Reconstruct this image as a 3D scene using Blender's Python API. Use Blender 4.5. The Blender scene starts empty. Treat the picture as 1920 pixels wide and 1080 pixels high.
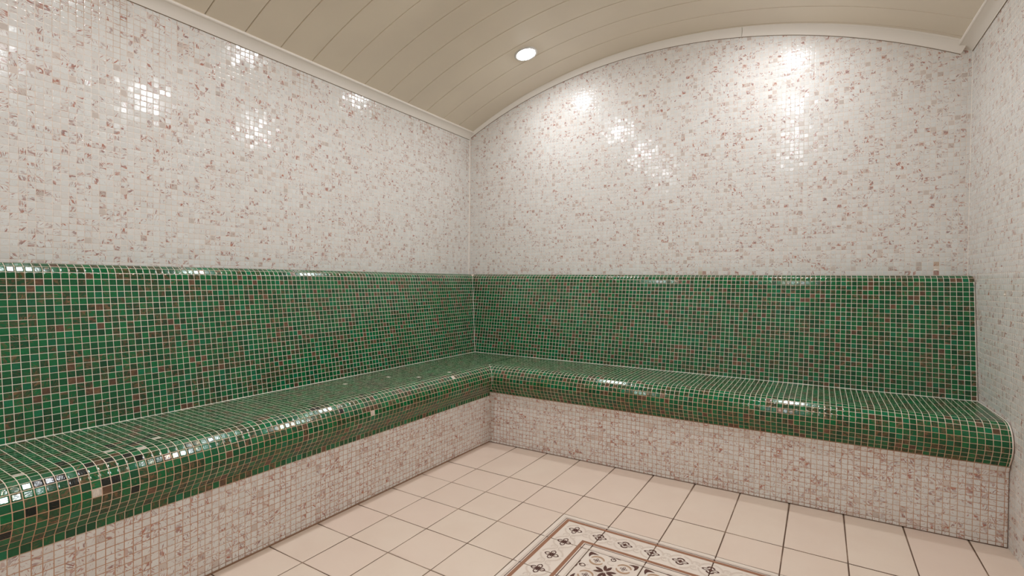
import bpy, math, random
import numpy as np

# ------------------------------------------------------------------ basics
SC = bpy.context.scene
COL = SC.collection
rng = np.random.default_rng(11)
random.seed(5)
PITCH = 0.022                      # mosaic module
YS = 0.20434                       # floor tile module towards the camera
XS = 0.2                           # floor tile module across
TILT = 0.0209                      # the rear wall is not quite square to the left wall
FRONT = -2.95                      # wall behind the camera


def yb(off, x):                    # a line parallel to the rear wall
    return off + TILT * (x - 2.31)


def xr(y):                         # face of the right wall
    return 2.31 - 0.027 * (y - 0.238)


def srgb(r, g, b):
    def f(c):
        c /= 255.0
        return c / 12.92 if c <= 0.04045 else ((c + 0.055) / 1.055) ** 2.4
    return (f(r), f(g), f(b), 1.0)


def prop(o, label=None, cat=None, group=None, kind=None):
    if label: o['label'] = label
    if cat: o['category'] = cat
    if group: o['group'] = group
    if kind: o['kind'] = kind
    return o


def empty(name, loc):
    o = bpy.data.objects.new(name, None)
    o.empty_display_size = 0.1
    o.location = loc
    COL.objects.link(o)
    return o


# ------------------------------------------------------------------ materials
class NT:
    def __init__(self, name):
        self.m = bpy.data.materials.new(name)
        self.m.use_nodes = True
        self.t = self.m.node_tree
        self.b = self.t.nodes['Principled BSDF']

    def n(self, kind, **kw):
        nd = self.t.nodes.new(kind)
        for k, v in kw.items():
            if k.startswith('i_'):
                nd.inputs[int(k[2:])].default_value = v
            else:
                setattr(nd, k, v)
        return nd

    def l(self, a, b):
        self.t.links.new(a, b)

    def math(self, op, a, b=None, clamp=False):
        nd = self.n('ShaderNodeMath', operation=op, use_clamp=clamp)
        for i, v in enumerate((a, b)):
            if v is None: continue
            if isinstance(v, (int, float)): nd.inputs[i].default_value = v
            else: self.l(v, nd.inputs[i])
        return nd.outputs[0]

    def mix(self, fac, a, b):
        nd = self.n('ShaderNodeMix', data_type='RGBA')
        for s, v in ((nd.inputs['Factor'], fac), (nd.inputs[6], a), (nd.inputs[7], b)):
            if isinstance(v, (int, float, tuple)): s.default_value = v
            else: self.l(v, s)
        return nd.outputs[2]

    def attr(self, name, out='Fac'):
        return self.n('ShaderNodeAttribute', attribute_name=name).outputs[out]

    def noise(self, vec, scale, detail=2.0, rough=0.5, dist=0.0):
        nd = self.n('ShaderNodeTexNoise')
        nd.inputs['Scale'].default_value = scale
        nd.inputs['Detail'].default_value = detail
        nd.inputs['Roughness'].default_value = rough
        nd.inputs['Distortion'].default_value = dist
        if vec is not None: self.l(vec, nd.inputs['Vector'])
        return nd.outputs['Fac']

    def ramp(self, fac, lo, hi, smooth=True):
        nd = self.n('ShaderNodeMapRange', interpolation_type='SMOOTHSTEP' if smooth else 'LINEAR')
        self.l(fac, nd.inputs['Value'])
        for nm, v in (('From Min', lo), ('From Max', hi)):
            if isinstance(v, (int, float)): nd.inputs[nm].default_value = v
            else: self.l(v, nd.inputs[nm])
        return nd.outputs['Result']

    def objco(self):
        return self.n('ShaderNodeTexCoord').outputs['Object']

    def bump(self, h, strength, dist):
        nd = self.n('ShaderNodeBump')
        nd.inputs['Strength'].default_value = strength
        nd.inputs['Distance'].default_value = dist
        self.l(h, nd.inputs['Height'])
        self.l(nd.outputs[0], self.b.inputs['Normal'])

    def set(self, **kw):
        for k, v in kw.items():
            s = self.b.inputs[k.replace('_', ' ')]
            if isinstance(v, (int, float, tuple)): s.default_value = v
            else: self.l(v, s)
        return self


def mapped(N, uv, sx, sy, off=0.0):
    m = N.n('ShaderNodeMapping')
    m.inputs['Scale'].default_value = (sx, sy, 1)
    m.inputs['Location'].default_value = (off, off * 1.7, 0)
    N.l(uv, m.inputs['Vector'])
    return m.outputs[0]


def glass_tile(name, streaks, metal, rough, bumpy, base_var, cut, spec=0.5, freq=(0.95, 5.6)):
    """vitreous mosaic: face attributes carry each tile's own body colour and
    how much aventurine streaking runs through it; the streak map is turned
    differently on every tile."""
    N = NT(name)
    uv = N.n('ShaderNodeUVMap', uv_map='streak').outputs[0]
    base = N.attr('body', 'Color')
    dens = N.attr('streaks')
    f1 = N.noise(mapped(N, uv, freq[0], freq[1]), 1.2, 2.0, 0.55, 0.6)
    blot = N.ramp(N.noise(mapped(N, uv, 1.0, 1.3, 53.0), 1.5, 1.0), 0.36, 0.66)
    thr = N.math('SUBTRACT', cut, N.math('MULTIPLY', N.math('MULTIPLY', dens, 0.36), N.math('ADD', N.math('MULTIPLY', blot, 0.75), 0.25)))
    m1 = N.ramp(f1, thr, N.math('ADD', thr, 0.085))
    f2 = N.noise(mapped(N, uv, 1.0, 1.6, 31.0), 1.1, 1.0)
    tone = N.ramp(f2, 0.36, 0.64)
    sc = N.mix(tone, streaks[0], streaks[1])
    f3 = N.noise(mapped(N, uv, 1.1, 3.0, 77.0), 1.6, 3.0, 0.6)
    body = N.mix(N.math('MULTIPLY', N.ramp(f3, 0.3, 0.75), base_var), base, streaks[2])
    mask = N.math('MULTIPLY', m1, N.ramp(dens, 0.0, 0.06))
    vary = N.math('ADD', 0.5, N.math('MULTIPLY', N.ramp(N.noise(mapped(N, uv, 0.7, 0.9, 19.0), 1.0, 1.0), 0.38, 0.62), 0.45))
    N.set(Base_Color=N.mix(N.math('MULTIPLY', mask, vary), body, sc), Roughness=rough, Specular_IOR_Level=spec)
    if metal:
        N.set(Metallic=N.math('MULTIPLY', mask, metal))
    h = N.noise(mapped(N, uv, 1.4, 2.6, 11.0), 2.2, 2.0)
    N.bump(h, bumpy, 0.001)
    return N.m


def grout(name, a, b, lo=0.4, hi=0.62, scale=5.0, extra=None):
    N = NT(name)
    co = N.objco()
    f = N.noise(co, scale, 4.0, 0.6)
    c = N.mix(N.ramp(f, lo, hi), a, b)
    if extra: c = extra(N, co, c)
    N.set(Base_Color=c, Roughness=0.75, Specular_IOR_Level=0.2)
    return N.m


def plain(name, col, rough=0.5, metal=0.0, spec=0.5):
    N = NT(name)
    N.set(Base_Color=col, Roughness=rough, Metallic=metal, Specular_IOR_Level=spec)
    return N.m


M = {}
M['white_tile'] = glass_tile('white mosaic glass', (srgb(182, 118, 96), srgb(158, 124, 118), srgb(208, 200, 194)), 0.0, 0.12, 0.10, 0.30, 0.685)
M['green_tile'] = glass_tile('green mosaic glass', (srgb(134, 106, 76), srgb(104, 78, 58), srgb(0, 40, 20)), 0.35, 0.125, 0.12, 0.35, 0.635, 0.46, (0.85, 8.5))


def rust(N, co, c):
    sep = N.n('ShaderNodeSeparateXYZ'); N.l(co, sep.inputs[0])
    zone = N.ramp(sep.outputs[2], 1.72, 2.02)
    st = N.n('ShaderNodeMapping'); st.inputs['Scale'].default_value = (7, 7, 1.6); N.l(co, st.inputs['Vector'])
    f = N.noise(st.outputs[0], 1.3, 3.0, 0.6)
    mk = N.math('MULTIPLY', zone, N.ramp(f, 0.48, 0.62))
    return N.mix(N.math('MULTIPLY', mk, 0.8), c, srgb(176, 130, 88))


def clean_top(N, co, c):
    sep = N.n('ShaderNodeSeparateXYZ'); N.l(co, sep.inputs[0])
    return N.mix(N.ramp(sep.outputs[2], 0.42, 0.464), c, srgb(230, 214, 194))


def dirt(N, co, c):
    sep = N.n('ShaderNodeSeparateXYZ'); N.l(co, sep.inputs[0])
    f = N.noise(co, 9.0, 3.0, 0.6)
    low = N.math('SUBTRACT', 1.0, N.ramp(N.math('ADD', sep.outputs[2], N.math('MULTIPLY', f, 0.05)), 0.02, 0.07))
    return N.mix(N.math('MULTIPLY', low, 0.8), c, srgb(132, 104, 82))


M['grout_wall'] = grout('pale wall grout', srgb(230, 219, 208), srgb(224, 208, 194))
M['grout_wall_stained'] = grout('pale wall grout with rust runs', srgb(230, 219, 208), srgb(224, 208, 194), extra=rust)
M['grout_back'] = grout('ivory grout', srgb(236, 222, 206), srgb(222, 202, 184))
M['grout_seat'] = grout('tan grout', srgb(216, 190, 166), srgb(202, 160, 130), extra=clean_top)
M['grout_plinth'] = grout('stained pink grout', srgb(206, 178, 156), srgb(190, 148, 120), 0.38, 0.6, 4.0, dirt)
M['grout_floor'] = grout('dark floor joint', srgb(98, 76, 62), srgb(146, 122, 102), 0.48, 0.66, 6.0)
M['sealant'] = plain('white sealant', srgb(232, 222, 210), 0.5)
M['trim'] = plain('cream plastic moulding', srgb(240, 233, 224), 0.45)
M['shade_joint_line'] = plain('painted shade and joint line', srgb(128, 108, 86), 0.8)  # colours the painted shadow line under mouldings and their upper joint
M['shadow_gap'] = plain('dark joint', srgb(112, 94, 72), 0.8)


def make_plank():
    N = NT('beige ceiling plank')
    co = N.objco()
    f = N.noise(co, 420.0, 2.0, 0.6)
    g = N.noise(co, 2.2, 3.0)
    c = N.mix(N.ramp(g, 0.35, 0.65), srgb(230, 218, 199), srgb(225, 213, 195))
    c = N.mix(N.math('MULTIPLY', N.ramp(f, 0.6, 0.72), 0.25), c, srgb(244, 238, 222))
    N.set(Base_Color=c, Roughness=0.42, Specular_IOR_Level=0.4)
    N.bump(f, 0.25, 0.0006)
    return N.m


def make_floor_tile(name, a, b, c2):
    N = NT(name)
    co = N.objco()
    tint = N.attr('body', 'Fac')
    g = N.noise(co, 5.0, 4.0, 0.6)
    c = N.mix(N.ramp(g, 0.3, 0.7), a, b)
    c = N.mix(N.math('MULTIPLY', tint, 0.6), c, c2)
    s = N.noise(co, 260.0, 1.0)
    c = N.mix(N.math('MULTIPLY', N.ramp(s, 0.80, 0.84), 0.5), c, srgb(150, 120, 96))
    N.set(Base_Color=c, Roughness=0.38, Specular_IOR_Level=0.4)
    N.bump(N.noise(co, 40.0, 2.0), 0.05, 0.001)
    return N.m


M['plank'] = make_plank()
M['floor_tile'] = make_floor_tile('beige ceramic tile', srgb(230, 212, 194), srgb(226, 206, 188), srgb(228, 204, 188))
M['cream_tile'] = make_floor_tile('cream decorated tile', srgb(236, 224, 210), srgb(230, 214, 200), srgb(234, 218, 204))
M['print_dark'] = plain('dark brown glaze', srgb(92, 58, 50), 0.38, 0, 0.4)
M['print_tan'] = plain('tan brown glaze', srgb(158, 112, 86), 0.38, 0, 0.4)
M['print_gold'] = plain('khaki glaze', srgb(184, 150, 122), 0.38, 0, 0.4)
M['print_pale'] = plain('pale scroll glaze', srgb(220, 203, 188), 0.38, 0, 0.4)
M['chrome'] = plain('satin chrome', srgb(216, 214, 210), 0.3, 0.7)
Ne = NT('lit lamp glass')
Ne.set(Base_Color=(0.9, 0.9, 0.9, 1), Emission_Color=(0.91, 0.948, 1.0, 1), Emission_Strength=192.0)
M['lamp'] = Ne.m


# ------------------------------------------------------------------ mesh helpers
class Mesh:
    def __init__(self):
        self.v = []; self.f = []; self.mi = []; self.sm = []
        self.uv = []; self.body = []; self.st = []; self.mats = []
        self.nv = 0

    def mat(self, m):
        if m not in self.mats: self.mats.append(m)
        return self.mats.index(m)

    def add(self, verts, faces, mat, smooth=False, body=(0.5, 0.5, 0.5)):
        """faces: list of index lists"""
        k = self.mat(mat)
        self.v.append(np.asarray(verts, float).reshape(-1, 3))
        for fc in faces:
            self.f.append([i + self.nv for i in fc]); self.mi.append(k); self.sm.append(smooth)
            self.uv.append(None); self.body.append(body); self.st.append(0.0)
        self.nv += len(self.v[-1])

    def tiles(self, Cn, mat, body, streak, gap, height, bevel, jitter=0.008, pillow=0.0003):
        """Cn (N,4,3) cell corners, counter-clockwise seen from outside."""
        Cn = np.asarray(Cn, float); n = len(Cn)
        if not n: return
        k = self.mat(mat)
        e1 = Cn[:, 1] - Cn[:, 0] + Cn[:, 2] - Cn[:, 3]
        e2 = Cn[:, 3] - Cn[:, 0] + Cn[:, 2] - Cn[:, 1]
        l1 = np.linalg.norm(e1, axis=1, keepdims=True) / 2
        l2 = np.linalg.norm(e2, axis=1, keepdims=True) / 2
        nr = np.cross(e1, e2); nr /= np.maximum(np.linalg.norm(nr, axis=1, keepdims=True), 1e-9)
        def bil(a, b):             # a,b in 0..1 (N,1)
            return (Cn[:, 0] * (1 - a) * (1 - b) + Cn[:, 1] * a * (1 - b) + Cn[:, 2] * a * b + Cn[:, 3] * (1 - a) * b)
        tx = rng.normal(0, jitter, (n, 1)); ty = rng.normal(0, jitter, (n, 1))
        sc = rng.uniform(-0.04, 0.04, (n, 1))
        sx = rng.normal(0, 0.012, (n, 1)); sy = rng.normal(0, 0.012, (n, 1))
        rings = []
        for inset, h in ((gap / 2, 0.0), (gap / 2 + bevel * 0.35, height * 0.75), (gap / 2 + bevel, height), (gap / 2 + bevel * 3.2, height + pillow)):
            pts = []
            for su, sv in ((0, 0), (1, 0), (1, 1), (0, 1)):
                a = (inset / l1) if su == 0 else 1 - inset / l1
                b = (inset / l2) if sv == 0 else 1 - inset / l2
                a = np.clip(a + sx * (gap / 0.022) * 3, 0.01, 0.99); b = np.clip(b + sy * (gap / 0.022) * 3, 0.01, 0.99)
                p = bil(a, b)
                hh = h + (0 if h == 0 else 1) * ((a - .5) * l1 * tx + (b - .5) * l2 * ty)
                pts.append(p + nr * hh)
            rings.append(np.stack(pts, 1))
        V = np.stack(rings, 1).reshape(n, 16, 3)
        patt = []
        for r in range(3):
            for i in range(4):
                j = (i + 1) % 4
                patt.append((r * 4 + i, r * 4 + j, r * 4 + 4 + j, r * 4 + 4 + i))
        patt.append((12, 13, 14, 15))
        patt = np.array(patt)
        F = (np.arange(n)[:, None, None] * 16 + patt[None]) + self.nv
        nf = len(patt)
        # streak uv
        th = rng.uniform(0, 2 * np.pi, n); off = rng.uniform(0, 90, (n, 2))
        ins = [0.0, 0.02, 0.05, 0.15]
        base = np.array([[(a if su == 0 else 1 - a), (a if sv == 0 else 1 - a)] for a in ins for su, sv in ((0, 0), (1, 0), (1, 1), (0, 1))]) - .5
        c, s = np.cos(th)[:, None], np.sin(th)[:, None]
        U = np.stack([c * base[None, :, 0] - s * base[None, :, 1] + off[:, :1], s * base[None, :, 0] + c * base[None, :, 1] + off[:, 1:]], 2)
        UVL = U[np.arange(n)[:, None, None], patt[None]]            # n,nf,4,2
        self.v.append(V.reshape(-1, 3)); self.nv += n * 16
        body = np.asarray(body, float)
        if body.ndim == 1: body = np.tile(body, (n, 1))
        self.bulk = getattr(self, 'bulk', [])
        self.bulk.append((F.reshape(-1, 4), k, UVL.reshape(-1, 4, 2), np.repeat(body, nf, 0), np.repeat(np.asarray(streak, float), nf)))

    def build(self, name, parent=None):
        V = np.concatenate(self.v)
        loops = []; starts = []; totals = []; uv = []
        pos = 0
        for fc, u in zip(self.f, self.uv):
            starts.append(pos); totals.append(len(fc)); loops.extend(fc); pos += len(fc)
        loops = np.array(loops, int); starts = np.array(starts, int); totals = np.array(totals, int)
        mi = np.array(self.mi, int); sm = np.array(self.sm, bool)
        body = np.array(self.body, float).reshape(-1, 3); st = np.array(self.st, float)
        UV = np.zeros((pos, 2))
        for F, k, U, B, S in getattr(self, 'bulk', []):
            starts = np.concatenate([starts, pos + 4 * np.arange(len(F))]); totals = np.concatenate([totals, np.full(len(F), 4)])
            loops = np.concatenate([loops, F.ravel()]); pos += 4 * len(F)
            mi = np.concatenate([mi, np.full(len(F), k)]); sm = np.concatenate([sm, np.arange(len(F)) % 13 != 12])
            UV = np.concatenate([UV, U.reshape(-1, 2)]); body = np.concatenate([body, B]); st = np.concatenate([st, S])
        me = bpy.data.meshes.new(name)
        me.vertices.add(len(V)); me.vertices.foreach_set('co', V.astype(np.float32).ravel())
        me.loops.add(len(loops)); me.loops.foreach_set('vertex_index', loops.astype(np.int32))
        me.polygons.add(len(starts))
        me.polygons.foreach_set('loop_start', starts.astype(np.int32))
        me.polygons.foreach_set('material_index', mi.astype(np.int32))
        me.polygons.foreach_set('use_smooth', sm)
        lay = me.uv_layers.new(name='streak'); lay.data.foreach_set('uv', UV.astype(np.float32).ravel())
        at = me.attributes.new('body', 'FLOAT_COLOR', 'FACE')
        at.data.foreach_set('color', np.concatenate([body, np.ones((len(body), 1))], 1).astype(np.float32).ravel())
        at = me.attributes.new('streaks', 'FLOAT', 'FACE'); at.data.foreach_set('value', st.astype(np.float32))
        for m in self.mats: me.materials.append(m)
        me.update(calc_edges=True); me.validate()
        o = bpy.data.objects.new(name, me); COL.objects.link(o)
        if parent is not None:
            o.parent = parent
            o.matrix_parent_inverse = parent.matrix_world.inverted() if False else o.matrix_parent_inverse
        return o

    def box(self, lo, hi, mat):
        x0, y0, z0 = lo; x1, y1, z1 = hi
        v = [(x0, y0, z0), (x1, y0, z0), (x1, y1, z0), (x0, y1, z0), (x0, y0, z1), (x1, y0, z1), (x1, y1, z1), (x0, y1, z1)]
        self.add(v, [(3, 2, 1, 0), (4, 5, 6, 7), (0, 1, 5, 4), (1, 2, 6, 5), (2, 3, 7, 6), (3, 0, 4, 7)], mat)

    def prism(self, ringA, ringB, mat, smooth=False, caps=True):
        """closed section swept between two rings of equal length"""
        n = len(ringA)
        v = list(ringA) + list(ringB)
        f = [(i, (i + 1) % n, n + (i + 1) % n, n + i) for i in range(n)]
        self.add(v, f, mat, smooth)
        if caps:
            self.add(v, [tuple(range(n))[::-1], tuple(range(n, 2 * n))], mat)

    def sweep(self, rings, mat, smooth=False):
        n = len(rings[0]); v = [p for r in rings for p in r]; f = []
        for a in range(len(rings) - 1):
            for i in range(n):
                j = (i + 1) % n
                f.append((a * n + i, a * n + j, (a + 1) * n + j, (a + 1) * n + i))
        self.add(v, f, mat, smooth)
        k = (len(rings) - 1) * n
        self.add(v, [tuple(range(n))[::-1], tuple(k + i for i in range(n))], mat)


def shift(o, root):
    """move a mesh built in room coordinates under its root"""
    o.parent = root
    o.location = (-root.location[0], -root.location[1], -root.location[2])
    return o


# ------------------------------------------------------------------ tile colouring
def white_colours(n, low=0.0):
    base = np.array(srgb(224, 220, 214)[:3])
    pink = np.array(srgb(213, 200, 190)[:3])
    cool = np.array(srgb(227, 227, 223)[:3])
    r = rng.random(n); t = rng.random((n, 1))
    col = base * (1 - t) + cool * t
    k = r > 0.965
    col[k] = pink * rng.uniform(0.85, 1.05, (k.sum(), 1))
    col *= rng.uniform(0.94, 1.03, (n, 1))
    d = rng.random(n)
    st = np.where(d < 0.33, 0.05 + low * 0.2, np.where(d < 0.80, rng.uniform(0.25, 0.65, n), rng.uniform(0.65, 1.0, n))) + low * 0.15
    return col, st


def green_colours(n):
    g1 = np.array(srgb(0, 110, 58)[:3]); g2 = np.array(srgb(0, 70, 38)[:3]); g3 = np.array(srgb(0, 112, 72)[:3]); ol = np.array(srgb(40, 52, 32)[:3]); br = np.array(srgb(106, 78, 58)[:3])
    r = rng.random(n); t = rng.random((n, 1))
    col = g1 * (1 - t) + g2 * t
    k = r < 0.07; col[k] = g3 * rng.uniform(0.7, 1.1, (k.sum(), 1))
    k = (r > 0.72) & (r < 0.93); col[k] = col[k] * 0.5 + ol * 0.5
    k = r > 0.965; col[k] = br * rng.uniform(0.6, 1.0, (k.sum(), 1))
    st = np.where(r < 0.36, 0.0, np.where(r < 0.72, rng.uniform(0.1, 0.5, n), rng.uniform(0.45, 0.95, n)))
    return col, st


# ------------------------------------------------------------------ flat mosaic walls
def wall_tiles(mesh, P, us, vs, keep, gm_tile, low=0.0, gap=0.0017, special=None, jitter=0.013):
    cells = []; keys = []
    for a in range(len(us) - 1):
        for b in range(len(vs) - 1):
            if us[a + 1] - us[a] < 0.004 or vs[b + 1] - vs[b] < 0.004: continue
            if not keep(0.5 * (us[a] + us[a + 1]), 0.5 * (vs[b] + vs[b + 1])): continue
            cells.append([P(us[a], vs[b]), P(us[a + 1], vs[b]), P(us[a + 1], vs[b + 1]), P(us[a], vs[b + 1])])
            keys.append((us[a], us[a + 1], vs[b], vs[b + 1]))
    col, st = white_colours(len(cells), low)
    drop = set()
    if special:
        K = np.array(keys)
        for (u, v, c, s) in special:
            h = np.where((K[:, 0] <= u) & (K[:, 1] > u) & (K[:, 2] <= v) & (K[:, 3] > v))[0]
            for i in h:
                if c is None: drop.add(i)
                else: col[i] = c[:3]; st[i] = s
    ix = [i for i in range(len(cells)) if i not in drop]
    mesh.tiles(np.array(cells)[ix], gm_tile, col[ix], st[ix], gap, 0.0003, 0.0005, jitter, 0.0001)


def span(lo, hi, ref, p=PITCH):
    k0 = math.ceil((lo - ref) / p - 1e-6); k1 = math.floor((hi - ref) / p + 1e-6)
    g = [ref + p * k for k in range(k0, k1 + 1)]
    if g[0] - lo > 0.002: g = [lo] + g
    if hi - g[-1] > 0.002: g = g + [hi]
    return g


XL = -0.600                        # face of the left wall
VC = (0.868, -0.648, 3.099)        # vault: centre x, centre z, radius (underside)
WC = (0.84, -0.668, 3.083)         # lower edge of the moulding on the rear wall


def vault(x, dr=0.0):
    return VC[1] + math.sqrt((VC[2] + dr) ** 2 - (x - VC[0]) ** 2)


def warc(x, dr=0.0):
    return WC[1] + math.sqrt(max((WC[2] + dr) ** 2 - (x - WC[0]) ** 2, 0.01))


Y_BACK = 0.848                     # face of the rear wall at x = 2.31

# left wall
w = Mesh()
w.box((XL - 0.12, FRONT - 0.12, -0.05), (XL, 0.96, 2.30), M['grout_wall_stained'])
us = span(FRONT, yb(Y_BACK, XL), -1.7664, 0.0222)
vs = span(0.98, 2.085, 1.0328, 0.0222)
wall_tiles(w, lambda u, v: (XL, u, v), us, vs, lambda u, v: True, M['white_tile'])
prop(w.build('wall_left'), kind='structure')

# rear wall
w = Mesh()
ybk = lambda x: yb(Y_BACK, x)
x0, x1 = XL - 0.005, 2.31
w.prism([(x0, ybk(x0), -0.05), (x1 + .2, ybk(x1 + .2), -0.05), (x1 + .2, ybk(x1) + .12, -0.05), (x0, ybk(x0) + .12, -0.05)],
        [(x0, ybk(x0), 2.55), (x1 + .2, ybk(x1 + .2), 2.55), (x1 + .2, ybk(x1) + .12, 2.55), (x0, ybk(x0) + .12, 2.55)], M['grout_wall'])
us = span(XL, xr(Y_BACK), 1.7005, 0.0222)
vs = span(0.98, 2.50, 1.0236, 0.0218)
rose = srgb(176, 138, 124); hole = srgb(196, 180, 156)
wall_tiles(w, lambda u, v: (u, ybk(u), v), us, vs, lambda u, v: v < warc(u, 0.03), M['white_tile'],
           special=[(2.1755, 1.036, rose, 0.7), (2.1755, 1.058, None, 0), (1.0994, 1.036, srgb(196, 184, 160), 0.0), (1.121, 1.036, rose, 0.3), (2.1755, 1.079, srgb(200, 172, 150), 0.4)])
# a blob of filler where one tile is missing
bl = []
for i in range(8):
    a = i / 8 * 2 * math.pi
    bl.append((2.1765 + 0.010 * math.cos(a), ybk(2.176), 1.0485 + 0.0045 * math.sin(a)))
tip = [(p[0] * .5 + 2.1765 * .5, p[1] - .003, p[2] * .5 + 1.0485 * .5) for p in bl]
w.add(bl + tip, [(i, (i + 1) % 8, 8 + (i + 1) % 8, 8 + i) for i in range(8)] + [tuple(range(8, 16))], M['sealant'], True)
prop(w.build('wall_back'), kind='structure')

# right wall
w = Mesh()
ya, ye = FRONT - .12, 0.95
w.prism([(xr(ya), ya, -0.05), (xr(ya) + .12, ya, -0.05), (xr(ye) + .12, ye, -0.05), (xr(ye), ye, -0.05)],
        [(xr(ya), ya, 2.30), (xr(ya) + .12, ya, 2.30), (xr(ye) + .12, ye, 2.30), (xr(ye), ye, 2.30)], M['grout_wall'])
us = span(FRONT, Y_BACK, 0.335 - 0.011, 0.0222)
vs = span(0.0, 2.12, 0.981, 0.0228)
wall_tiles(w, lambda u, v: (xr(-u), -u, v), [-q for q in us[::-1]], vs, lambda u, v: True, M['white_tile'], special=[(-0.337, 0.949, srgb(208, 192, 176), 0.0)])
c = (xr(.337), .337, .942)
bl = [(c[0], c[1] + .006 * math.cos(i * math.pi / 4), c[2] + .005 * math.sin(i * math.pi / 4)) for i in range(8)]
tip = [(c[0] - .0035, p[1] * .5 + c[1] * .5, p[2] * .5 + c[2] * .5) for p in bl]
w.add(bl + tip, [(i, (i + 1) % 8, 8 + (i + 1) % 8, 8 + i) for i in range(8)] + [tuple(range(8, 16))], M['sealant'], True)
prop(w.build('wall_right'), kind='structure')

# front wall, behind the camera
w = Mesh()
w.box((XL - .12, FRONT - .12, -0.05), (2.52, FRONT, 2.55), M['grout_wall'])
wall_tiles(w, lambda u, v: (-u, FRONT, v), span(-2.39, 0.60, 0, 0.0222), span(0.0, 2.48, 1.0236, 0.0222), lambda u, v: v < warc(-u, 0.03), M['white_tile'])
prop(w.build('wall_front'), kind='structure')

# ------------------------------------------------------------------ floor
def fp(i, j, z=0.0):
    return (XS * i, -YS * j, z)


CI0, CI1, CJ0, CJ1 = 4, 9, 2, 10   # the patterned panel in floor modules
w = Mesh()
w.box((XL - .1, FRONT - .1, -0.12), (2.52, 0.95, -0.0016), M['grout_floor'])
cells = []
for i in range(0, 13):
    for j in range(0, 15):
        if CI0 <= i < CI1 and CJ0 <= j < CJ1: continue
        xa, xb_ = XS * i, XS * (i + 1)
        y1 = -YS * j; y0 = -YS * (j + 1)
        if j == 0: y1 = 0.245
        if i == 0: xa = 0.0
        if i == 11: xb_ = 2.40
        if i == 12: continue
        y0 = max(y0, FRONT)
        if y1 - y0 < 0.01: continue
        if j == 0:
            cells.append([(xa, y0, -0.0016), (xb_, y0, -0.0016), (xb_, YS * 0 + y1, -0.0016), (xa, y1, -0.0016)])
        else:
            cells.append([(xa, y0, -0.0016), (xb_, y0, -0.0016), (xb_, y1, -0.0016), (xa, y1, -0.0016)])
n = len(cells)
w.tiles(np.array(cells), M['floor_tile'], np.repeat(rng.uniform(0, 1, (n, 1)), 3, 1), np.zeros(n), 0.0022, 0.0014, 0.0010, 0.0003, 0.0002)
prop(w.build('floor'), kind='structure')

# ------------------------------------------------------------------ patterned tile panel
def ribbon(mesh, pts, wid, z, mat, closed=False):
    pts = [np.array(p, float) for p in pts]; n = len(pts); L = []; R = []
    for i, p in enumerate(pts):
        a = pts[i - 1] if (i or closed) else p; b = pts[(i + 1) % n] if (i < n - 1 or closed) else p
        t = b - a; t /= max(np.linalg.norm(t), 1e-9); nn = np.array([-t[1], t[0]])
        wd = wid[i] if isinstance(wid, (list, np.ndarray)) else wid
        L.append(p + nn * wd / 2); R.append(p - nn * wd / 2)
    v = [fp(q[0], q[1], z) for q in L + R]
    f = [(i, (i + 1) % n, n + (i + 1) % n, n + i) for i in range(n if closed else n - 1)]
    mesh.add(v, [tuple(reversed(x)) for x in f] if False else f, mat)


def blob(mesh, pts, z, mat):
    mesh.add([fp(p[0], p[1], z) for p in pts], [tuple(range(len(pts)))], mat)


def arcpts(cx, cy, r, a0, a1, n=14):
    return [(cx + r * math.cos(a0 + (a1 - a0) * i / n), cy + r * math.sin(a0 + (a1 - a0) * i / n)) for i in range(n + 1)]


def leaf(cx, cy, ang, r0, r1, half, n=14):
    pts = []
    for s in (1, -1):
        for i in range(n + 1):
            t = i / n if s == 1 else 1 - i / n
            rad = r0 + (r1 - r0) * t
            off = s * half * math.sin(math.pi * min(t ** 1.1, 1.0)) ** 0.8
            pts.append((cx + rad * math.cos(ang) - off * math.sin(ang), cy + rad * math.sin(ang) + off * math.cos(ang)))
    return pts


Z1, Z2, Z3 = 0.00045, 0.00060, 0.00075
HP = math.pi / 2


def loop_petal(mesh, cx, cy, ang, half=None, r1=0.125, th=0.017):
    pts = leaf(cx, cy, ang, 0.012, r1, 0.036 if half is None else half, 9)
    pts = [p for i, p in enumerate(pts) if i != 10]
    ribbon(mesh, pts[:-1], th, Z2, M['print_dark'], True)


def flower(mesh, cx, cy, style, turn=0.0, only=None):
    for k in range(4):
        a = k * HP + turn
        if only is not None and k not in only: continue
        if style == 0 or k % 2 == 0:
            loop_petal(mesh, cx, cy, a, 0.040 if style == 0 else 0.028, 0.132 if style == 0 else 0.140, 0.019 if style == 0 else 0.015)
            blob(mesh, leaf(cx, cy, a, 0.105, 0.142, 0.010, 5), Z3, M['print_dark'])
        else:
            arc = [(cx + 0.070 * math.cos(t), cy + 0.098 * math.sin(t)) for t in np.linspace(a - 1.05, a + 1.05, 15)]
            ribbon(mesh, arc, 0.030, Z2, M['print_dark'])
        if style == 0: blob(mesh, leaf(cx, cy, a, 0.01, 0.07, 0.012, 5), Z2, M['print_dark'])
    if style == 1 and only is None:
        blob(mesh, leaf(cx, cy, HP + turn, -0.055, 0.055, 0.030, 8), Z3, M['print_dark'])


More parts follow.
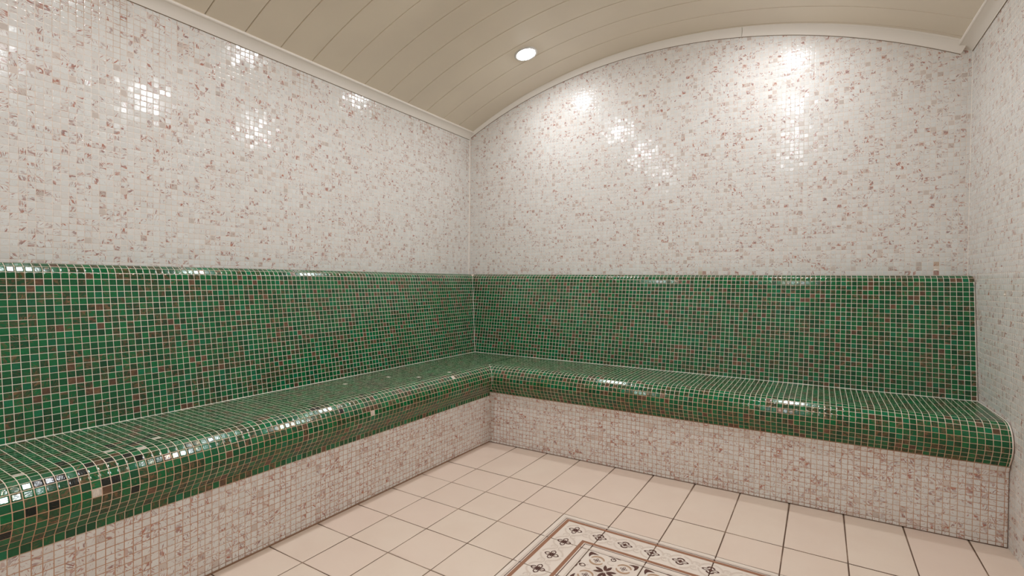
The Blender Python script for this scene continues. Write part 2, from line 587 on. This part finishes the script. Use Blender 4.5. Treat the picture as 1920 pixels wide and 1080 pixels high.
def scrolls(mesh, cx, cy, inside):
    """faint curls that fill the ground between the flowers"""
    for q in range(4):
        a = q * HP + HP / 2
        for (rr, w0, s, e) in ((0.195, 0.034, -0.66, 0.66),):
            pts = arcpts(cx, cy, rr, a + s, a + e)
            if all(inside(*p) for p in pts): ribbon(mesh, pts, w0, Z1 + q * 0.00001, M['print_pale'])
    for sx, sy in ((0.25, 0), (0, 0.25)):
        px, py = cx + sx, cy + sy
        for k in range(2):
            off = 0.075 if k == 0 else -0.075
            qx, qy = (px, py + off) if sx else (px + off, py)
            pts = arcpts(qx, qy, 0.058, 0.6 + k * 2, 5.0 + k * 2, 14)
            if all(inside(*p) for p in pts): ribbon(mesh, pts, 0.024, Z1 + 0.00005 + k * 0.00002, M['print_pale'])
            pts = arcpts(qx, qy, 0.022, 2.2 + k * 2, 6.4 + k * 2, 9)
            if all(inside(*p) for p in pts): ribbon(mesh, pts, 0.011, Z1 + 0.00009 + k * 0.00002, M['print_pale'])


def frame(mesh, d0, d1, z, mat, i0, i1, j0, j1):
    """a mitred rectangular band between insets d0 and d1"""
    o = [(i0 + d0, j0 + d0), (i1 - d0, j0 + d0), (i1 - d0, j1 - d0), (i0 + d0, j1 - d0)]
    q = [(i0 + d1, j0 + d1), (i1 - d1, j0 + d1), (i1 - d1, j1 - d1), (i0 + d1, j1 - d1)]
    v = [fp(a, b, z) for a, b in o + q]
    mesh.add(v, [(k, 4 + k, 4 + (k + 1) % 4, (k + 1) % 4) for k in range(4)], mat)


def tile_cells(lst):
    cells = [[fp(i, j + 1, -0.0016), fp(i + 1, j + 1, -0.0016), fp(i + 1, j, -0.0016), fp(i, j, -0.0016)] for i, j in lst]
    return np.array(cells)


root = empty('patterned_tile_panel', fp((CI0 + CI1) / 2, (CJ0 + CJ1) / 2, 0))
prop(root, 'rug-like panel of cream tiles with brown flowers and bands, set into the beige floor', 'tile panel')
bd = Mesh()
lst = [(i, j) for i in range(CI0, CI1) for j in range(CJ0, CJ1) if i in (CI0, CI1 - 1) or j in (CJ0, CJ1 - 1)]
bd.tiles(tile_cells(lst), M['cream_tile'], np.repeat(rng.uniform(0, 1, (len(lst), 1)), 3, 1), np.zeros(len(lst)), 0.0022, 0.0016, 0.0010, 0.0001, 0.0001)
A = (CI0, CI1, CJ0, CJ1)
frame(bd, 0.085, 0.118, Z1, M['print_pale'], *A)
frame(bd, 0.132, 0.147, Z1, M['print_dark'], *A)
frame(bd, 0.165, 0.234, Z1, M['print_tan'], *A)
frame(bd, 0.762, 0.828, Z1, M['print_tan'], *A)
frame(bd, 0.850, 0.866, Z1, M['print_dark'], *A)
frame(bd, 0.955, 0.975, Z1, M['print_pale'], *A)


def in_border(x, y):
    d = min(x - CI0, CI1 - x, y - CJ0, CJ1 - y)
    return 0.245 < d < 0.755


k = 0.5
pts = set()
a = CI0 + 0.5
while a <= CI1 - 0.5 + 1e-6:
    pts.add((round(a, 2), CJ0 + 0.5, 1)); pts.add((round(a, 2), CJ1 - 0.5, 1)); a += 0.5
a = CJ0 + 1.0
while a <= CJ1 - 1.0 + 1e-6:
    pts.add((CI0 + 0.5, round(a, 2), 0)); pts.add((CI1 - 0.5, round(a, 2), 0)); a += 0.5
for (a, b, s) in sorted(pts):
    if (a in (CI0 + .5, CI1 - .5)) and (b in (CJ0 + .5, CJ1 - .5)): s = 0
    flower(bd, a, b, s)
    scrolls(bd, a, b, in_border)
shift(prop(bd.build('border'), 'cream border tiles with brown bands and a row of small dark flowers'), root)

fd = Mesh()
lst = [(i, j) for i in range(CI0 + 1, CI1 - 1) for j in range(CJ0 + 1, CJ1 - 1)]
fd.tiles(tile_cells(lst), M['cream_tile'], np.repeat(rng.uniform(0, 1, (len(lst), 1)), 3, 1), np.zeros(len(lst)), 0.0026, 0.0016, 0.0010, 0.0001, 0.0001)
for (i, j) in lst:
    ins = lambda x, y: i + .02 < x < i + .98 and j + .02 < y < j + .98
    # eight-petalled star
    for q in range(4):
        for s in (-1, 1):
            blob(fd, leaf(i + .5, j + .5, q * HP + s * 0.30, 0.022, 0.195, 0.030, 8), Z2, M['print_dark'])
    blob(fd, arcpts(i + .5, j + .5, 0.024, 0, 2 * math.pi * 11 / 12, 11), Z3, M['cream_tile'])
    for sx in (0, 1):
        for sy in (0, 1):
            mx = lambda x: i + (x if sx == 0 else 1 - x)
            my = lambda y: j + (y if sy == 0 else 1 - y)
            T = lambda P: [(mx(p[0]), my(p[1])) for p in P]
            cx, cy = 0.258, 0.253
            for (a0, a1) in ((math.pi + 0.26, 2 * math.pi - 0.26), (0.26, math.pi - 0.26)):
                n_ = 16
                wd = [0.010 + 0.034 * math.sin(math.pi * t / n_) ** 0.5 for t in range(n_ + 1)]
                ribbon(fd, T(arcpts(cx, cy, 0.122, a0, a1, n_)), wd, Z2, M['print_gold'])
            # small cross flower inside the ring
            for q in range(4):
                lp = leaf(cx, cy, q * HP, 0.008, 0.062, 0.018, 6)
                ribbon(fd, T(lp[:-1]), 0.009, Z2, M['print_dark'], True)
            # heart-shaped corner leaf
            tri = [(0.058, 0.045), (0.10, 0.043), (0.16, 0.055), (0.228, 0.082), (0.17, 0.092), (0.128, 0.108), (0.108, 0.135), (0.096, 0.212), (0.070, 0.17), (0.052, 0.11)]
            if (sx + sy) % 2: tri = tri[::1]
            blob(fd, T(tri), Z2, M['print_dark'])
            pts_ = arcpts(cx, cy, 0.185, 0.25, 1.35)
            ribbon(fd, T(pts_), 0.024, Z1, M['print_pale'])
    for (cx, cy, only, tn) in ((.5, 0.0, (0, 1, 2), 0), (.5, 1.0, (0, 2, 3), 0), (0.0, .5, (0, 1, 3), 0), (1.0, .5, (1, 2, 3), 0)):
        c2 = (i + cx + (0.012 if cx == 0 else -0.012 if cx == 1 else 0), j + cy + (0.014 if cy == 0 else -0.014 if cy == 1 else 0))
        for kq in only:
            a = kq * HP
            if (cx in (0, 1) and kq % 2) or (cy in (0, 1) and kq % 2 == 0):
                blob(fd, leaf(c2[0], c2[1], a, 0.01, 0.118, 0.013, 6), Z2, M['print_dark'])
            else:
                lp = leaf(c2[0], c2[1], a, 0.02, 0.135 if cy == .5 else 0.120, 0.042, 8)
                ribbon(fd, lp[:-1], 0.017, Z2, M['print_dark'], True)
                blob(fd, leaf(c2[0], c2[1], a, 0.02, 0.075, 0.010, 5), Z2, M['print_dark'])
    for (cx, cy) in ((.5, .2), (.5, .8), (.2, .5), (.8, .5)):
        pts_ = arcpts(i + cx, j + cy, 0.06, 0.4, 4.4)
        ribbon(fd, pts_, 0.022, Z1 + 0.00006, M['print_pale'])
shift(prop(fd.build('field'), 'centre tiles with dark eight-petalled stars and khaki rings'), root)

# ------------------------------------------------------------------ ceiling of curved planks
w = Mesh()
PL = 0.1763
y = 0.597
edges = []
kmin = math.floor((FRONT - .05 - 0.597) / PL)
for k in range(kmin, 3):
    edges.append(0.597 + k * PL)
xs = np.linspace(XL - 0.06, 2.46, 151)
for a, b in zip(edges[:-1], edges[1:]):
    if a > 0.9: continue
    b2 = min(b, 0.93)
    rings = []
    g = 0.0011
    for x in xs:
        cx = x - VC[0]; ang = math.atan2(cx, math.sqrt(VC[2] ** 2 - cx * cx))
        nx, nz = math.sin(ang), math.cos(ang)
        def q(yy, d): return (x + nx * d, yy, vault(x) + nz * d)
        rings.append([q(a + g, 0.004), q(a + g + .002, 0.0), q(b2 - g - .002, 0.0), q(b2 - g, 0.004), q(b2 - g, 0.012), q(a + g, 0.012)])
    w.sweep(rings, M['plank'], False)
rings = []
for x in xs:
    cx = x - VC[0]; ang = math.atan2(cx, math.sqrt(VC[2] ** 2 - cx * cx)); nx, nz = math.sin(ang), math.cos(ang)
    rings.append([(x + nx * d, yy, vault(x) + nz * d) for yy, d in ((edges[0], .0122), (0.93, .0122), (0.93, .05), (edges[0], .05))])
w.sweep(rings, M['shadow_gap'])
prop(w.build('ceiling'), kind='structure')

# ------------------------------------------------------------------ mouldings
def cove(wd, ht, top):
    c = [(0.0, 0.0), (0.004, 0.0), (0.0055, 0.003)]
    for k in range(1, 12):                       # gentle hollow face
        t = k / 12; sag = 0.0042 * math.sin(math.pi * t)
        c.append((0.0055 + (wd - 0.010) * t + sag * 0.0 - sag * 0.7 * ht / wd, 0.003 + (ht - 0.005) * t + sag * 0.7))
    return c + [(wd - 0.004, ht - 0.0035), (wd, ht), (wd, ht + 0.005), (wd - 0.012, top), (0.0, top)]


def moulding(name, station, n_, shade_joint_strips=()):
    w = Mesh()
    w.sweep([station(t) for t in n_], M['trim'], False)
    for g in shade_joint_strips:                               # dark strip: painted shadow line below, dark joint above
        w.sweep([g(t) for t in n_], M['shade_joint_line'], False)
    return prop(w.build(name), kind='structure')


def strip_sq(a, b):                              # tiny rectangular section (offset, height)
    return [(a[0], a[1]), (b[0], a[1]), (b[0], b[1]), (a[0], b[1])]


CV = cove(0.046, 0.0435, 0.066)
CVR = cove(0.058, 0.031, 0.070)
ZL = 2.050
zr = lambda y_: 2.080 - 0.03 * (max(y_, 0.2) - 0.85)
GL = strip_sq((0.0, -0.0022), (0.0022, 0.0002))  # shadow line under the moulding, laid on as a dark strip
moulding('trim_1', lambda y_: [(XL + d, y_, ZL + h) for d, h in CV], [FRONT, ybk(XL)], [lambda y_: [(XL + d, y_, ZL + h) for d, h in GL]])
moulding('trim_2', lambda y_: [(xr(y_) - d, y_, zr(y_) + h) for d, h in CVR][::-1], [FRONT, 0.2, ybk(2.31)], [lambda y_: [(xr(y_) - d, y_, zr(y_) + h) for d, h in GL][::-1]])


def arc_station(x, sec):
    cx = x - WC[0]; cz = math.sqrt(WC[2] ** 2 - cx * cx); nx, nz = cx / WC[2], cz / WC[2]
    return [(x + nx * h, ybk(x) - d, WC[1] + cz + nz * h) for d, h in sec][::-1]


back_station = lambda x: arc_station(x, CV)
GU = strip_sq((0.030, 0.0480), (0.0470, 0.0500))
shade_joint_strips_b = [lambda x: arc_station(x, GL), lambda x: arc_station(x, GU)]
moulding('trim_3', back_station, list(np.linspace(XL + 0.001, 1.294, 44)), shade_joint_strips_b)
moulding('trim_4', back_station, list(np.linspace(1.2962, 2.250, 24)), shade_joint_strips_b)
moulding('trim_7', lambda x: [(p[0], FRONT + (ybk(p[0]) - p[1]), p[2]) for p in back_station(x)][::-1], list(np.linspace(XL + 0.03, 2.30, 50)))

# sealant in the wall corners
w = Mesh()
yc = ybk(XL)
w.prism([(XL, yc, 1.02), (XL + .006, yc - 0.0, 1.02), (XL, yc - .006, 1.02)], [(XL, yc, 2.06), (XL + .006, yc, 2.06), (XL, yc - .006, 2.06)], M['sealant'])
prop(w.build('trim_5'), kind='structure')
w = Mesh()
yc = ybk(2.29); xc = xr(yc)
w.prism([(xc, yc, 1.02), (xc, yc - .0025, 1.02), (xc - .0025, yc, 1.02)], [(xc, yc, 2.08), (xc, yc - .0025, 2.08), (xc - .0025, yc, 2.08)], M['sealant'])
prop(w.build('trim_6'), kind='structure')

# ------------------------------------------------------------------ the bench
def resample(poly, p):
    P = [np.array(q, float) for q in poly]
    seg = [np.linalg.norm(P[i + 1] - P[i]) for i in range(len(P) - 1)]
    L = sum(seg); n_ = max(1, round(L / p)); out = []
    cum = np.concatenate([[0], np.cumsum(seg)])
    for k in range(n_ + 1):
        s = L * k / n_; i = min(np.searchsorted(cum, s, side='right') - 1, len(seg) - 1)
        t = (s - cum[i]) / seg[i]; out.append(tuple(P[i] * (1 - t) + P[i + 1] * t))
    return out


def smooth_poly(ctrl, closed=False, n_=10):
    """Catmull-Rom through the control points"""
    P = [np.array(c, float) for c in ctrl]; out = []
    for i in range(len(P) - 1):
        p0 = P[max(i - 1, 0)]; p1 = P[i]; p2 = P[i + 1]; p3 = P[min(i + 2, len(P) - 1)]
        for k in range(n_):
            t = k / n_
            out.append(0.5 * ((2 * p1) + (-p0 + p2) * t + (2 * p0 - 5 * p1 + 4 * p2 - p3) * t * t + (-p0 + 3 * p1 - 3 * p2 + p3) * t ** 3))
    out.append(P[-1]); return [tuple(p) for p in out]


# section of the seat: offset from the plinth face (positive into the room), height.
# The rounded parts are chains of one-tile facets, each given by the slope of its face.
def chain(start, faces, step=PITCH):
    out = [start]
    for e in faces:
        a = math.radians(e)
        out.append((out[-1][0] + step * math.sin(a), out[-1][1] - step * math.cos(a)))
    return out


NOSE_B = chain((-0.040, 0.4668), (84, 73, 54, 36, 24, 8, -10, -25, -32, -34))
NOSE_L = chain((-0.040, 0.4668), (84, 73, 53, 35, 23, 8, -10, -25, -34)) + [(0.0042, 0.3050), (0.0032, 0.2822)]
B0, B1 = (-0.394, 0.4665), (-0.478, 0.9685)
BACKR = [(B0[0] + (B1[0] - B0[0]) * k / 23, B0[1] + (B1[1] - B0[1]) * k / 23) for k in range(24)]
BACKR += [(-0.4826, 0.9900), (-0.4948, 1.0084), (-0.5142, 1.0187), (-0.5362, 1.0203), (-0.558, 1.0208), (-0.581, 1.0214), (-0.604, 1.022)]


def left_pt(d, y_, z): return (0.012 + d - (0.0005 if d < -0.3 else 0), y_, z)
def back_pt(d, x_, z): return (x_, yb(0.238 - d, x_), z)


def strip(mesh, mapper, prof, along, tile_m, grout_m, colour, gap, flip, keep=None, special=None, clip=None, jitter=0.009, height=0.0005):
    """tile a swept section. prof = list of (d,z) rows, along = column lines"""
    cells = []; keys = []
    for a in range(len(along) - 1):
        for b in range(len(prof) - 1):
            u0, u1 = along[a], along[a + 1]
            if keep and not keep(0.5 * (u0 + u1), 0.5 * (prof[b][0] + prof[b + 1][0])): continue
            q = [mapper(prof[b][0], u0, prof[b][1]), mapper(prof[b][0], u1, prof[b][1]), mapper(prof[b + 1][0], u1, prof[b + 1][1]), mapper(prof[b + 1][0], u0, prof[b + 1][1])]
            if clip: q = [clip(p) for p in q]
            if np.linalg.norm(np.subtract(q[1], q[0])) < 0.004 or np.linalg.norm(np.subtract(q[2], q[3])) < 0.004: continue
            if flip: q = [q[1], q[0], q[3], q[2]]
            cells.append(q); keys.append(np.mean(q, 0))
    cells = np.array(cells); K = np.array(keys)
    col, st = colour(len(cells))
    if special is not None:
        for (p, c, s) in special:
            i = int(np.argmin(np.linalg.norm(K - np.array(p), axis=1)))
            col[i] = np.array(c[:3]); st[i] = s
    mesh.tiles(cells, tile_m, col, st, gap, height, 0.0009, jitter, 0.0002)
    # the grout bed just below
    f = []; v = []
    for q in cells:
        n0 = len(v); v.extend(q); f.append((n0, n0 + 1, n0 + 2, n0 + 3))
    mesh.add(np.array(v), f, grout_m, False)


def clip_r(p):
    return (min(p[0], xr(p[1]) - 0.0024), p[1], p[2])


bench = empty('mosaic_corner_bench', (0.0, 0.2, 0.0))
prop(bench, 'built-in L-shaped steam-room bench in green glass mosaic with sloping backrests and white mosaic plinth', 'bench')

YF = FRONT + 0.003
cols_l = span(YF, 0.62, -1.8271, 0.0221)
cols_b = span(-0.48, 2.335, 1.7005, 0.0221)
cols_s = span(-0.042, 2.335, 1.7005, 0.0221)
BLK = srgb(10, 14, 10); WHT = srgb(226, 214, 200)
G = green_colours

# ---- left wing
seat_rows_l = resample([(-0.409, 0.4672), (-0.040, 0.4668)], PITCH)[:-1] + NOSE_L
zf = 0.467
sp = []
for (x_, y_) in [(-.266, -.659), (-.212, -.426), (-.085, -.329), (-.036, -.128), (.02, -.172), (-.042, -1.886), (-.07, -1.689), (-.007, -1.62), (-.075, -1.557)]:
    sp.append(((x_, y_, zf - (0.012 if x_ > 0 else 0)), WHT, 0.0))
sp += [((.058, -.782, .405), WHT, 0.1), ((.054, -1.752, .405), WHT, 0.1)]
for (x_, y_) in [(-.162, -1.755), (-.11, -1.66), (-.088, -1.626), (-.088, -1.60), (-.111, -1.581), (-.133, -1.56), (-.128, -1.665), (-.041, -.637), (-.02, -.782), (-.125, -.608), (-.165, -.605), (-.15, -.63), (-.041, -.235),
                 (-.06, -.26), (-.08, -.25), (-.06, -.60), (-.06, -.58), (-.08, -.59), (-.1, -.57), (-.02, -.11), (-.03, -1.0), (-.028, -1.783), (-.05, -1.80), (-.23, -.52), (-.21, -.55), (-.245, -.50), (-.05, -.42), (-.03, -.39), (-.06, -.36)]:
    sp.append(((x_, y_, zf), BLK, 0.0))
for (x_, y_, z_) in [(.02, -1.865, .452), (.02, -1.843, .452), (.02, -1.82, .44), (.035, -1.80, .435), (.02, -1.775, .452), (.0, -1.76, .455), (.04, -1.735, .42), (.055, -1.885, .40), (.05, -1.70, .41), (.0, -1.70, .455),
                     (.02, -1.64, .45), (.0, -1.66, .455), (.055, -1.66, .37), (.0, -1.02, .455), (.0, -1.04, .455), (.03, -.94, .43), (.055, -1.84, .39), (.05, -1.92, .35)]:
    sp.append(((x_, y_, z_), BLK, 0.15))
m = Mesh()
body = [(-0.56, 0.4658)] + [(d - .0006, z - .0006) for d, z in seat_rows_l] + [(-0.02, 0.2822), (-0.56, 0.2822)]
m.prism([left_pt(d, YF, z) for d, z in body], [left_pt(d, 0.55, z) for d, z in body], M['grout_seat'])
strip(m, left_pt, seat_rows_l, cols_l, M['green_tile'], M['grout_seat'], G, 0.0020, True, special=sp,
      keep=lambda u, d: d < -0.015 or u < 0.235, jitter=0.007)
shift(prop(m.build('seat'), 'green mosaic seat of the left wing with stray black and white tiles'), bench)

m = Mesh()
rows = BACKR
body = [(d - .0006, z - .0006) for d, z in rows] + [(-0.606, 0.30), (-0.45, 0.30), (-0.395, 0.42)]
m.prism([left_pt(d, YF, z) for d, z in body], [left_pt(d, 0.70, z) for d, z in body], M['grout_back'])
strip(m, left_pt, rows, span(YF, 0.74, -1.8271, 0.0221), M['green_tile'], M['grout_back'], G, 0.0018, False, jitter=0.006)
shift(prop(m.build('backrest'), 'sloping green mosaic backrest along the left wall'), bench)

m = Mesh()
body = [(-0.0, 0.0), (-0.0, 0.2820), (-0.10, 0.2820), (-0.10, 0.0)]
m.prism([left_pt(d, YF, z) for d, z in body], [left_pt(d, 0.23, z) for d, z in body], M['grout_plinth'])
strip(m, left_pt, [(0.0003, z) for z in span(0.006, 0.2822, 0.2822)][::-1], span(YF, 0.215, -1.8271, 0.0221), M['white_tile'], M['grout_plinth'], lambda n_: white_colours(n_, 1.0), 0.0022, True, jitter=0.006, height=0.0004)
shift(prop(m.build('plinth'), 'white and pink mosaic plinth under the left wing'), bench)

# ---- rear wing
seat_rows_b = resample([(-0.398, 0.4670), (-0.040, 0.4668)], PITCH)[:-1] + NOSE_B
m = Mesh()
body = [(-0.56, 0.4652)] + [(d - .0006, z - .0010) for d, z in seat_rows_b] + [(-0.02, 0.303), (-0.56, 0.303)]
xe = lambda d: xr(0.238 - d) - 0.0028
x_in = -0.041
m.prism([back_pt(d, x_in, z) for d, z in body], [back_pt(d, xe(d), z) for d, z in body], M['grout_seat'])
strip(m, back_pt, seat_rows_b, cols_s, M['green_tile'], M['grout_seat'], G, 0.0020, True, clip=clip_r,
      jitter=0.007)
shift(prop(m.build('seat'), 'green mosaic seat of the rear wing'), bench)

m = Mesh()
rows = BACKR
body = [(d - .0006, z - .0006) for d, z in rows] + [(-0.606, 0.30), (-0.45, 0.30), (-0.395, 0.42)]
m.prism([back_pt(d, -0.50, z) for d, z in body], [back_pt(d, xe(d), z) for d, z in body], M['grout_back'])
strip(m, back_pt, rows, cols_b, M['green_tile'], M['grout_back'], G, 0.0018, False, clip=clip_r, jitter=0.007)
shift(prop(m.build('backrest'), 'sloping green mosaic backrest along the arched rear wall'), bench)

m = Mesh()
prow = [(0.0100, 0.3050), (0.0005, 0.2835)] + [(0.0003, 0.2835 - .0222 * k) for k in range(1, 13)]
prow = [p for p in prow if p[1] > 0.004] + [(0.0003, 0.003)]
body = [(d - .0004, z) for d, z in prow] + [(-0.10, 0.0), (-0.10, 0.3030)]
m.prism([back_pt(d, -0.01, z) for d, z in body], [back_pt(d, xe(d), z) for d, z in body], M['grout_plinth'])
strip(m, back_pt, prow, span(0.0, 2.335, 1.7005, 0.0221), M['white_tile'], M['grout_plinth'], lambda n_: white_colours(n_, 1.0), 0.0022, True, clip=clip_r, jitter=0.006, height=0.0004)
shift(prop(m.build('plinth'), 'white and pink mosaic plinth under the rear wing'), bench)

# ---- white sealant in the inner corners of the bench
def bead(mesh, pts, r=0.0032):
    P = [np.array(p, float) for p in pts]; rings = []
    for i, p in enumerate(P):
        t = P[min(i + 1, len(P) - 1)] - P[max(i - 1, 0)]; t /= np.linalg.norm(t)
        a = np.cross(t, (0.3, 0.5, 0.81)); a /= np.linalg.norm(a); b = np.cross(t, a)
        rr = r * (0.8 + 0.4 * random.random())
        rings.append([tuple(p + rr * (math.cos(k * math.pi / 3) * a + math.sin(k * math.pi / 3) * b)) for k in range(6)])
    mesh.sweep(rings, M['sealant'], True)


m = Mesh()
xf = left_pt(-0.394, 0, 0)[0]
yfoot = lambda x_: yb(0.632, x_)
bead(m, [(xf, y_, 0.4675) for y_ in np.linspace(YF + .01, yfoot(xf), 60)], 0.0026)
bead(m, [(x_, yfoot(x_), 0.4675) for x_ in np.linspace(xf, xe(-.394) - .003, 50)], 0.0024)
cor = []
for d, z in BACKR[:27]:
    x_ = left_pt(d, 0, 0)[0]; cor.append((x_, yb(0.238 - d, x_), z))
bead(m, cor, 0.0026)
bead(m, [(xr(0.238 - d) - .0056, 0.238 - d, z + .001) for d, z in [(-.394, .468), (-.2, .4685), (-.06, .4675)] + NOSE_B], 0.0020)
bead(m, [(xr(0.238 - d) - .0056, 0.238 - d, z) for d, z in BACKR[:27:2]], 0.0018)
ncor = []
for d, z in NOSE_B[1:-1]:
    x_ = left_pt(d, 0, 0)[0]; ncor.append((x_, yb(0.238 - d, x_), z))
bead(m, ncor, 0.0014)
shift(prop(m.build('sealant_bead'), 'white sealant lines in the corners of the bench'), bench)

# ------------------------------------------------------------------ recessed downlights
def disc(mesh, prof, mat, smooth=True, n_=40, cap=False):
    v = []; f = []
    for r, z in prof:
        for k in range(n_): v.append((r * math.cos(2 * math.pi * k / n_), r * math.sin(2 * math.pi * k / n_), z))
    for a in range(len(prof) - 1):
        for k in range(n_):
            f.append((a * n_ + k, a * n_ + (k + 1) % n_, (a + 1) * n_ + (k + 1) % n_, (a + 1) * n_ + k))
    mesh.add(v, f, mat, smooth)
    if cap: mesh.add(v, [tuple((len(prof) - 1) * n_ + k for k in range(n_))], mat)


rm = Mesh(); disc(rm, [(0.072, 0.001), (0.072, -0.002), (0.068, -0.005), (0.060, -0.006), (0.056, -0.004), (0.0535, 0.004), (0.0535, 0.008)], M['chrome'])
ring0 = rm.build('trim_ring')
lm = Mesh(); disc(lm, [(0.0535, 0.003), (0.0525, -0.003), (0.048, -0.0062), (0.036, -0.0088), (0.020, -0.0100), (0.006, -0.0104)], M['lamp'], True, 32, True)
lens0 = lm.build('lamp_glass')
spots = [(0.145, 0.352, 'lit round downlight in the vaulted ceiling, the one shining whole above the rear left corner'),
         (1.565, 0.395, 'lit round downlight on the right half of the ceiling nearest the arched rear wall'),
         (0.145, -0.535, 'second lit downlight from the arched rear wall in the row nearer the left wall'),
         (1.565, -0.49, 'second lit downlight from the arched rear wall in the row nearer the right wall'),
         (0.145, -1.42, 'third lit downlight from the arched rear wall in the row nearer the left wall'),
         (1.565, -1.38, 'third lit downlight from the arched rear wall in the row nearer the right wall'),
         (0.145, -2.30, 'fourth lit downlight from the arched rear wall in the row nearer the left wall'),
         (1.565, -2.27, 'fourth lit downlight from the arched rear wall in the row nearer the right wall')]
for i, (x_, y_, lab) in enumerate(spots):
    t = empty('recessed_downlight', (x_, y_, vault(x_)))
    t.rotation_euler = (0, math.asin((x_ - VC[0]) / VC[2]), 0)
    prop(t, lab, 'ceiling light', 'recessed downlights in the vaulted ceiling')
    for src in (ring0, lens0):
        o = src if i == 0 else src.copy()
        if i: COL.objects.link(o)
        o.parent = t

# ------------------------------------------------------------------ camera
f_px, roll, pit, yaw = 936.09, 0.0098, -0.0150, -0.5542
cam = bpy.data.cameras.new('camera'); co = bpy.data.objects.new('camera', cam); COL.objects.link(co)
cam.sensor_width = 36.0; cam.sensor_fit = 'HORIZONTAL'; cam.lens = 36.0 * f_px / 1920.0
cam.clip_start = 0.02
from mathutils import Matrix, Vector
fw = Vector((math.sin(yaw) * math.cos(pit), math.cos(yaw) * math.cos(pit), math.sin(pit)))
r = fw.cross(Vector((0, 0, 1))).normalized(); u = r.cross(fw)
r2 = math.cos(roll) * r + math.sin(roll) * u; u2 = -math.sin(roll) * r + math.cos(roll) * u
mw = Matrix(((r2.x, u2.x, -fw.x, 1.7035), (r2.y, u2.y, -fw.y, -2.3006), (r2.z, u2.z, -fw.z, 0.978), (0, 0, 0, 1)))
co.matrix_world = mw
SC.camera = co

# ------------------------------------------------------------------ world and view
wd = bpy.data.worlds.new('world'); SC.world = wd; wd.use_nodes = True
wd.node_tree.nodes['Background'].inputs[0].default_value = (0, 0, 0, 1)
SC.view_settings.view_transform = 'Standard'; SC.view_settings.look = 'None'
SC.view_settings.gamma = 1.0; SC.view_settings.use_curve_mapping = False
SC.view_settings.exposure = 0.0
SC.cycles.use_denoising = True
SC.cycles.max_bounces = 12; SC.cycles.diffuse_bounces = 6
SC.cycles.sample_clamp_indirect = 6.0
